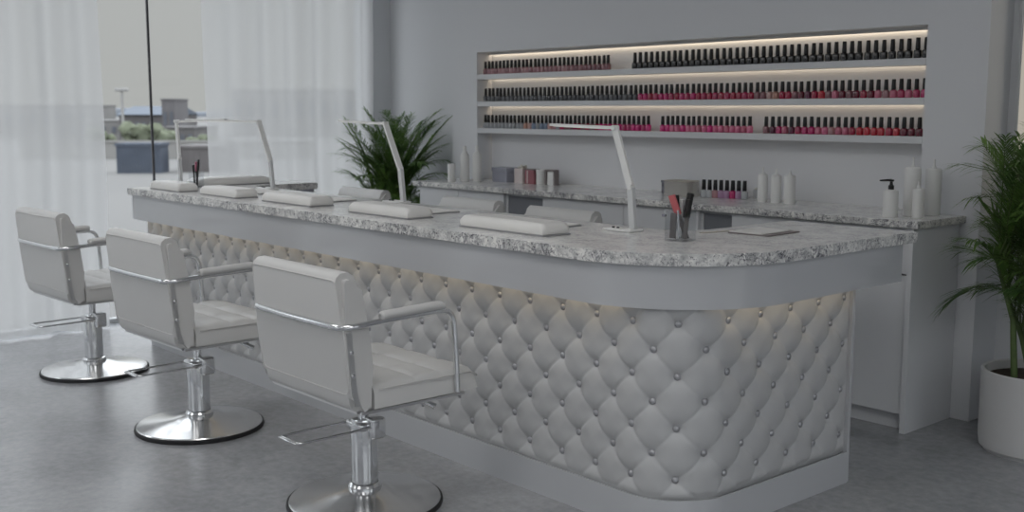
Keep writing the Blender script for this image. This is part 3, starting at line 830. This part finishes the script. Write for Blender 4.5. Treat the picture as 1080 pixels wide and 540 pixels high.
# ------------------------------------------------------------------ tool cups
def cup(x, y, a, h, label, rot=0):
    t = thing('tool_cup', label, 'cup', (x,y,TOP+.0004), rot, 'clear tool cups on the bar')
    bm = nb()
    for q in ((-a,-a+.003,-a,a),(a-.003,a,-a,a),(-a+.003,a-.003,-a,-a+.003),(-a+.003,a-.003,a-.003,a)): box(bm, *q, .005,h)
    obj('wall', bm, M['acrylic'], t); obj('base', B(-a,a,-a,a,0,.0045), M['acrylic'], t)
CX, CY = -2.603,3.067
cup(CX, CY, .042, .107, 'clear square cup of manicure tools near the rounded corner', math.radians(12))
fw = Vector((-.755,.655,0)); rt = Vector((.655,.755,0))
def stick(name, label, cat, b, t_, parts, rot=0):
    """a tool standing in the cup: b and t_ are offsets (right, forward, height) from the cup centre"""
    p0 = Vector((CX,CY,TOP))+rt*b[0]+fw*b[1]+Vector((0,0,b[2])); p1 = Vector((CX,CY,TOP))+rt*t_[0]+fw*t_[1]+Vector((0,0,t_[2]))
    th = thing(name, label, cat, p0, 0, 'manicure tools in the cup near the corner')
    for nm, f0, f1, w, d, m in parts:
        obj(nm, tube(nb(), [(p1-p0)*f0, (p1-p0)*(f0+.02*(f1-f0)), (p1-p0)*(f0+.98*(f1-f0)), (p1-p0)*f1], .1, sq=(w,d)), m, th)
stick('nail_file','coral nail file leaning left in the tool cup','nail file',(.024,.0,.008),(-.034,.004,.165),[('blade',0,.56,.010,.0018,M['file_grey']),('grip',.56,1,.0140,.003,M['file_pink'])])
stick('nail_file','grey nail file standing at the left side of the tool cup','nail file',(-.026,.012,.008),(-.023,.014,.100),[('blade',0,.95,.0140,.002,M['file_grey']),('tip',.951,1,.0130,.0015,M['file_grey'])])
stick('nail_brush','black handled brush leaning right in the tool cup','brush',(.008,.010,.008),(.036,.008,.172),[('stem',0,.45,.0035,.0035,M['brushed']),('handle',.45,1,.0095,.008,M['bristle'])])
stick('nail_brush','black handled brush standing at the middle right of the tool cup','brush',(.014,-.012,.008),(.026,-.01,.150),[('stem',0,.55,.0095,.002,M['file_grey']),('handle',.55,1,.0085,.007,M['bristle'])])
stick('cuticle_nipper','black cuticle nipper in the middle of the tool cup','tool',(-.002,.022,.008),(-.012,.024,.165),[('shaft',0,.6,.003,.003,M['brushed']),('handle',.6,1,.0065,.005,M['bristle'])])
stick('buffer_stick','white buffer stick standing behind the black nipper','tool',(.003,.031,.008),(.008,.031,.148),[('shaft',0,.5,.003,.003,M['brushed']),('grip',.5,1,.011,.007,M['whitep'])])
stick('tweezers','steel tweezers standing in the tool cup','tweezers',(-.008,-.02,.008),(-.012,-.012,.112),[('arm',0,1,.002,.002,M['chrome']),('arm',.1,1,.004,.001,M['chrome'])])
t = thing('ring_charm','small dark round charm hooked over the cup left rim','charm',(CX-.042*.655-.018*.655,CY-.042*.755-.018*.755,TOP+.093))
obj('disc', lathe(nb(), [(0,-.006),(.008,-.004),(.009,0),(.008,.004),(0,.006)], n=14, cap=False), M['box_dark'], t, 60); obj('hook', tube(nb(), fillet([(0,0,.0062),(.002,.002,.020),(.014,.016,.020)],.006), .0012, 6), M['chrome'], t, 60)
# far cup with pens
cup(-6.33,2.955,.034,.10,'clear cup of pens at the far left end of the bar')
for dx, dy, tx, ty, h, m1, lab in ((.006,.0,.012,.010,.165,'bristle','black pen in the far cup, the right one'),(-.008,.006,-.002,.0,.150,'pinkp','pink topped pen in the far cup'),(.0,-.012,.014,-.012,.135,'bristle','short black pen in the far cup, in front')):
    p0 = Vector((-6.33+dx,2.955+dy,TOP+.008)); d_ = Vector((tx,ty,h))
    th = thing('pen', lab, 'pen', p0, 0, 'pens in the far cup')
    obj('shaft', tube(nb(), [(0,0,0), d_*.62], .0055, 10), M['bristle'], th, 40); obj('cap', tube(nb(), [d_*.621, d_], [.0075,.0065], 10), M[m1], th, 40)

# flat items to the right on the bar
t = thing('towel_tray', 'flat white folded cloth on a taupe tray near the right wing end', 'tray', (-2.565,3.515,TOP+.0004), math.radians(3))
obj('tray', B(-.09,.09,-.11,.11,0,.004,.001), M['taupe'], t); obj('cloth', B(-.088,.060,-.108,.098,.0045,.008,.001), M['towel'], t)
t = thing('nail_file', 'pale grey flat nail file lying beside the taupe tray', 'nail file', (-2.70,3.40,TOP+.0004), math.radians(80))
obj('blade', B(-.085,.085,-.009,.009,0,.003,.001), M['beige_vinyl'], t)

# ------------------------------------------------------------------ palms
def palm(x, y, pot_r, pot_h, canes, label, seed, spread, top, nfr, zmin=.55, fan=None, thick=.014, pot=True, llen=1.0):
    rnd = random.Random(seed)
    t = thing('potted_palm', label, 'plant', (x,y,0))
    r, h = pot_r, pot_h
    obj('pot', lathe(nb(), [(0,0),(r*.90,0),(r*.93,.012),(r*.975,.02),(r*.995,.05),(r,.08),(r,h-.006),(r-.006,h),(r-.016,h-.004),(r-.018,h-.05),(0,h-.052)], n=56, cap=False), M['pot'], t, 30)
    obj('soil', lathe(nb(), [(0,h-.051),(r-.0185,h-.051),(r-.021,h-.040),(r*.5,h-.032),(0,h-.030)], n=32, cap=False), M['soil'], t, 60)
    st = nb(); vs = []; fs = []
    tips = []
    for c in range(canes):
        a = rnd.uniform(0,2*PI); rr_ = r*rnd.uniform(.12,.55)
        b0 = Vector((rr_*math.cos(a), rr_*math.sin(a), h-.04)); L = rnd.uniform(.25,.55)*(top-h)
        p1 = b0+Vector((math.cos(a)*.04+rnd.uniform(-.02,.02), math.sin(a)*.04+rnd.uniform(-.02,.02), L*.5)); p2 = b0+Vector((math.cos(a)*.10, math.sin(a)*.10, L))
        tube(st, [b0,p1,p2], [thick,thick*.85,thick*.5], 7); tips.append((p2,a,b0,p1))
    def leaflet(p, d, l, w, droop):
        up = Vector((0,0,1)); s = d.cross(up)
        if s.length < 1e-3: s = Vector((1,0,0))
        s.normalize(); base = len(vs); N = 4
        for i in range(N+1):
            f = i/N; c_ = p + d*(l*f) - up*(droop*l*f*f)
            ww = w*(math.sin(PI*min(1,.12+.88*f))**.7 if f < 1 else 0)
            n_ = s*ww
            vs.append(c_-n_ + up*ww*.3); vs.append(c_+n_ + up*ww*.3)
        for i in range(N):
            a_ = base+2*i; fs.append((a_,a_+1,a_+3,a_+2))
    def allowed(v):
        X, Y, Z = v.x+x, v.y+y, v.z
        if Y > 5.10 or X < -7.12 or Z < .12: return False
        if -6.36 < X < -2.36 and Y > 4.88: return False
        if -6.24 < X < -2.43 and Y > 4.44 and Z < 1.02: return False
        return True
    made = 0; tries = 0
    while made < nfr and tries < nfr*200:
        tries += 1
        p0, a, b0, p1 = tips[tries % canes]
        az = rnd.uniform(0,2*PI)
        st_p = p1.lerp(p0,rnd.random()) if rnd.random() < .75 else b0.lerp(p1,rnd.uniform(.35,1))
        th = math.radians(rnd.uniform(2,60)); bend = math.radians(rnd.uniform(30,95))
        L = rnd.uniform(.38,.86)
        N = 20; pts = [st_p.copy()]; q_ = st_p.copy()
        for i in range(N):
            an = th+bend*((i/N)**1.6)
            q_ = q_ + (Vector((math.cos(az),math.sin(az),0))*math.sin(an)+Vector((0,0,math.cos(an))))*(L/N)
            pts.append(q_.copy())
        zm = max(p_.z for p_ in pts)
        tgt = zmin+(top-zmin)*((made+.5)/nfr)**.75
        if abs(zm-tgt) > .05 or zm > top or not all(allowed(p_) for p_ in pts[3:]) or not allowed(pts[-1]+(pts[-1]-pts[-3]).normalized()*.06): continue
        rch = (pts[-1]).xy.length
        if rch > spread or (made % 3 and rch < spread*.62): continue
        made += 1
        tube(st, pts[::4], [thick*.26*(1-.8*i/len(pts[::4])) for i in range(len(pts[::4]))], 5)
        side = Vector((-math.sin(az),math.cos(az),0)); NL = 32
        for i in range(NL):
            f = .16+.84*i/(NL-1); idx = min(N-1,int(f*N)); fr = f*N-idx
            p = pts[idx].lerp(pts[min(N,idx+1)],fr); tg = (pts[idx+1]-pts[idx]).normalized()
            env = math.sin(PI*(.16+.74*(f-.16)/.84))**.7
            ln = llen*.20*env*rnd.uniform(.85,1.12)
            for sg in (-1,1):
                d = (tg*rnd.uniform(.85,1.15)+side*sg*(.85-.45*f)+Vector((0,0,rnd.uniform(-.05,.2)))).normalized()
                if allowed(p+d*ln*.95): leaflet(p, d, ln, .0044*llen*rnd.uniform(.85,1.15), rnd.uniform(.15,.55))
    obj('stem', st, M['stem'], t, 60)
    obj('foliage', ([tuple(v) for v in vs],[],fs), M['palm'], t, 180)
    return t
fan_w = 0
palm(-2.0,4.70,.225,.355,7,'large areca palm in a white cylindrical pot at the right edge',5,.42,1.40,84,zmin=.64,thick=.015)
palm(-6.76,4.72,.17,.32,7,'areca palm behind the back counter, in the corner by the curtain',12,.45,1.46,84,zmin=.78,thick=.012,llen=.85)

# ------------------------------------------------------------------ outside the window
GZ = -4.0
F_ = 1165.
def at(px, D):
    """point on the outside ground D metres ahead, px pixels across"""
    r = (px-540)/F_*D*.9914
    return (-.755*D+.655*r, .655*D+.755*r)
tag(obj('ground', B(-1600,-9,-900,1500,GZ-.5,GZ), mat('pale_paving', (.145,.142,.137), .9, var=(.05,.04))), kind='structure')
def away(px, D): return math.radians(49.04)
def oz(py, D): return 1.45+(116-py)/F_*D
m_blue = mat('blue_container', (.075,.09,.12), .7, var=(.8,.12)); m_brown = mat('brown_shed', (.13,.12,.12), .8, var=(.8,.1))
m_bld = mat('grey_facade', (.20,.195,.19), .85, var=(.3,.08)); m_dark = mat('dark_facade', (.11,.105,.105), .85, var=(.3,.1)); m_tow = mat('tower_facade', (.13,.125,.13), .85, var=(.3,.08))
m_roof = mat('blue_roof', (.09,.11,.14), .7, var=(.5,.1)); m_tree = mat('far_tree', (.12,.135,.09), .9, var=(.6,.35)); m_mast = mat('mast', (.30,.295,.29), .6, var=(1,.05)); m_wall = mat('pale_wall', (.26,.255,.245), .9, var=(.2,.05))
m_hill = mat('far_hill', (.16,.175,.20), .95, var=(.01,.1)); m_win = mat('far_window', (.10,.11,.13), .3, var=(1,.2))
ROTZ = math.radians(49.04)
def block(name, label, cat, x0, x1, y_top, D, m, roof=None, depth=8, wins=0, group=None, y_bot=None, ribs=0, shed=0):
    cx, cy = at((x0+x1)/2, D); w = (x1-x0)/F_*D/2
    t = thing(name, label, cat, (cx,cy,GZ), ROTZ, group); h = oz(y_top,D)-GZ
    bm = nb(); box(bm, -w,w,0,depth,0,h)
    for i in range(ribs):
        xx = -w+(i+.5)*2*w/ribs; box(bm, xx-w/ribs*.25, xx+w/ribs*.25, -.06,0,.15,h-.15)
    obj('wall', bm, m, t)
    if roof:
        obj('roof', profile_x(nb(), [(-.4,h+.01),(depth+.4,h+.01),(depth/2,h+shed)], -w-.3,w+.3), roof, t)
    else:
        obj('roof', B(-w-.1,w+.1,-.1,depth+.1,h+.002,h+.25), m, t)
    for i in range(wins):
        xx = -w+(i+.5)*2*w/wins
        obj('window', B(xx-w/wins*.4,xx+w/wins*.4,-.12,-.01,h*.45,h*.75), m_win, t)
    return t
block('shipping_container','blue grey container standing outside, left of the window mullion','container',121,167,153.5,96,m_blue,depth=2.4,ribs=14)
block('storage_shed','brown grey low shed outside, right of the window mullion','shed',187,236,156,98,m_brown,depth=5,ribs=8)
block('far_building','pale low building outside at the left of the gap','building',60,125,128,190,m_bld,depth=14,wins=6)
block('warehouse','long grey warehouse outside with blue pitched roof','building',126,178,121,180,m_dark,roof=m_roof,depth=16,wins=7,shed=1.4)
block('brick_tower','square grey tower rising behind the warehouse','tower',171,184.5,106,170,m_tow,depth=7,wins=2)
block('dark_building','dark flat roofed building right of the mullion outside','building',163,204,135.5,150,m_dark,depth=12,wins=5)
block('harbour_wall','long pale wall crossing the view behind the container','wall',20,330,150,125,m_wall,depth=.5)
block('office_block','pale block outside, seen faintly through the middle curtain','building',246,400,96,230,m_bld,depth=20,wins=12)
block('row_building','low grey building outside, seen faintly through the left curtain','building',-60,92,112,210,m_bld,depth=15,wins=12)
cx, cy = at(129.5,140); t = thing('floodlight_mast','tall pale floodlight mast outside, left of the mullion','mast',(cx,cy,GZ),ROTZ)
hm = oz(97,140)-GZ
obj('pole', tube(nb(), [(0,0,0),(0,0,hm)], [.24,.16], 10), m_mast, t, 60); obj('lamp_head', B(-.8,.8,-.3,.3,hm+.01,hm+.45,.1), m_mast, t)
def blob_tree(px, ptop, D, w, label):
    cx, cy = at(px,D); h = oz(ptop,D)-GZ
    t = thing('tree', label, 'tree', (cx,cy,GZ), 0, 'trees beyond the yard outside')
    obj('trunk', tube(nb(), [(0,0,0),(0,0,h*.5)], [.3,.2], 8), M['stem'], t)
    bm = nb(); rnd = random.Random(int(px))
    for _ in range(26):
        s_ = bmesh.ops.create_icosphere(bm, subdivisions=2, radius=rnd.uniform(.28,.5)*w)
        c_ = Vector((rnd.gauss(0,w*.42), rnd.gauss(0,w*.42), h*.32+rnd.random()*h*.5))
        for v in s_['verts']: v.co += c_ + Vector((rnd.uniform(-1,1),rnd.uniform(-1,1),rnd.uniform(-1,1)))*.12*w
    obj('crown', bm, m_tree, t, 180)
blob_tree(147,131,128.5,2.6,'pale green bushy tree outside before the warehouse')
blob_tree(100,135,134,1.6,'small green tree outside at the left of the gap')
blob_tree(210,143,129,1.6,'small bush outside right of the dark building')
# low ridge on the horizon
vs = []; fs = []; n = 60
for i in range(n+1):
    px = -140+ i*(620/n); D = 900; x, y = at(px,D)
    zt = oz(118-6*math.exp(-((px-150)/45)**2)-3*math.sin(px/40.)-9*math.exp(-((px-310)/70)**2), D)
    x2, y2 = at(px,D+250)
    vs += [(x,y,GZ),(x,y,zt*.8+GZ*.2),(x2,y2,zt),(x2,y2,GZ)]
for i in range(n):
    a = 4*i; b = a+4
    fs += [(a,b,b+1,a+1),(a+1,b+1,b+2,a+2),(a+2,b+2,b+3,a+3)]
tag(obj('hill', (vs,[],fs), m_hill, None, 180), kind='structure')

# ------------------------------------------------------------------ light and camera
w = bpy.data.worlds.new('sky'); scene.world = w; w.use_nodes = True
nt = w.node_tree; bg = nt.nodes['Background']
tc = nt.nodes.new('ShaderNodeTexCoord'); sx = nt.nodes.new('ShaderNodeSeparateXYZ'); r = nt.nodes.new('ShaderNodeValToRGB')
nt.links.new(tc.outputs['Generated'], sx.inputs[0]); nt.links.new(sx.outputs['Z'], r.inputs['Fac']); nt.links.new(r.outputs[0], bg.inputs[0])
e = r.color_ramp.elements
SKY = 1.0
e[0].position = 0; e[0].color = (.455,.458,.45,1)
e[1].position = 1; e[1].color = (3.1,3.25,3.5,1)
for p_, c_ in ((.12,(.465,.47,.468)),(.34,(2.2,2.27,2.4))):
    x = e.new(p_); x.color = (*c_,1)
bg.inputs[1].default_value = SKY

cam = bpy.data.cameras.new('camera'); co = bpy.data.objects.new('camera', cam); C.objects.link(co)
co.location = (0,0,1.45)
co.rotation_euler = (math.radians(90-7.53), 0, math.radians(49.04))
cam.sensor_width = 36; cam.lens = 1165/1080*36; cam.clip_end = 5000; cam.clip_start = .05
cam.dof.use_dof = True; cam.dof.focus_distance = 4.4; cam.dof.aperture_fstop = 3.2
scene.camera = co
scene.cycles.max_bounces = 10; scene.cycles.transparent_max_bounces = 16
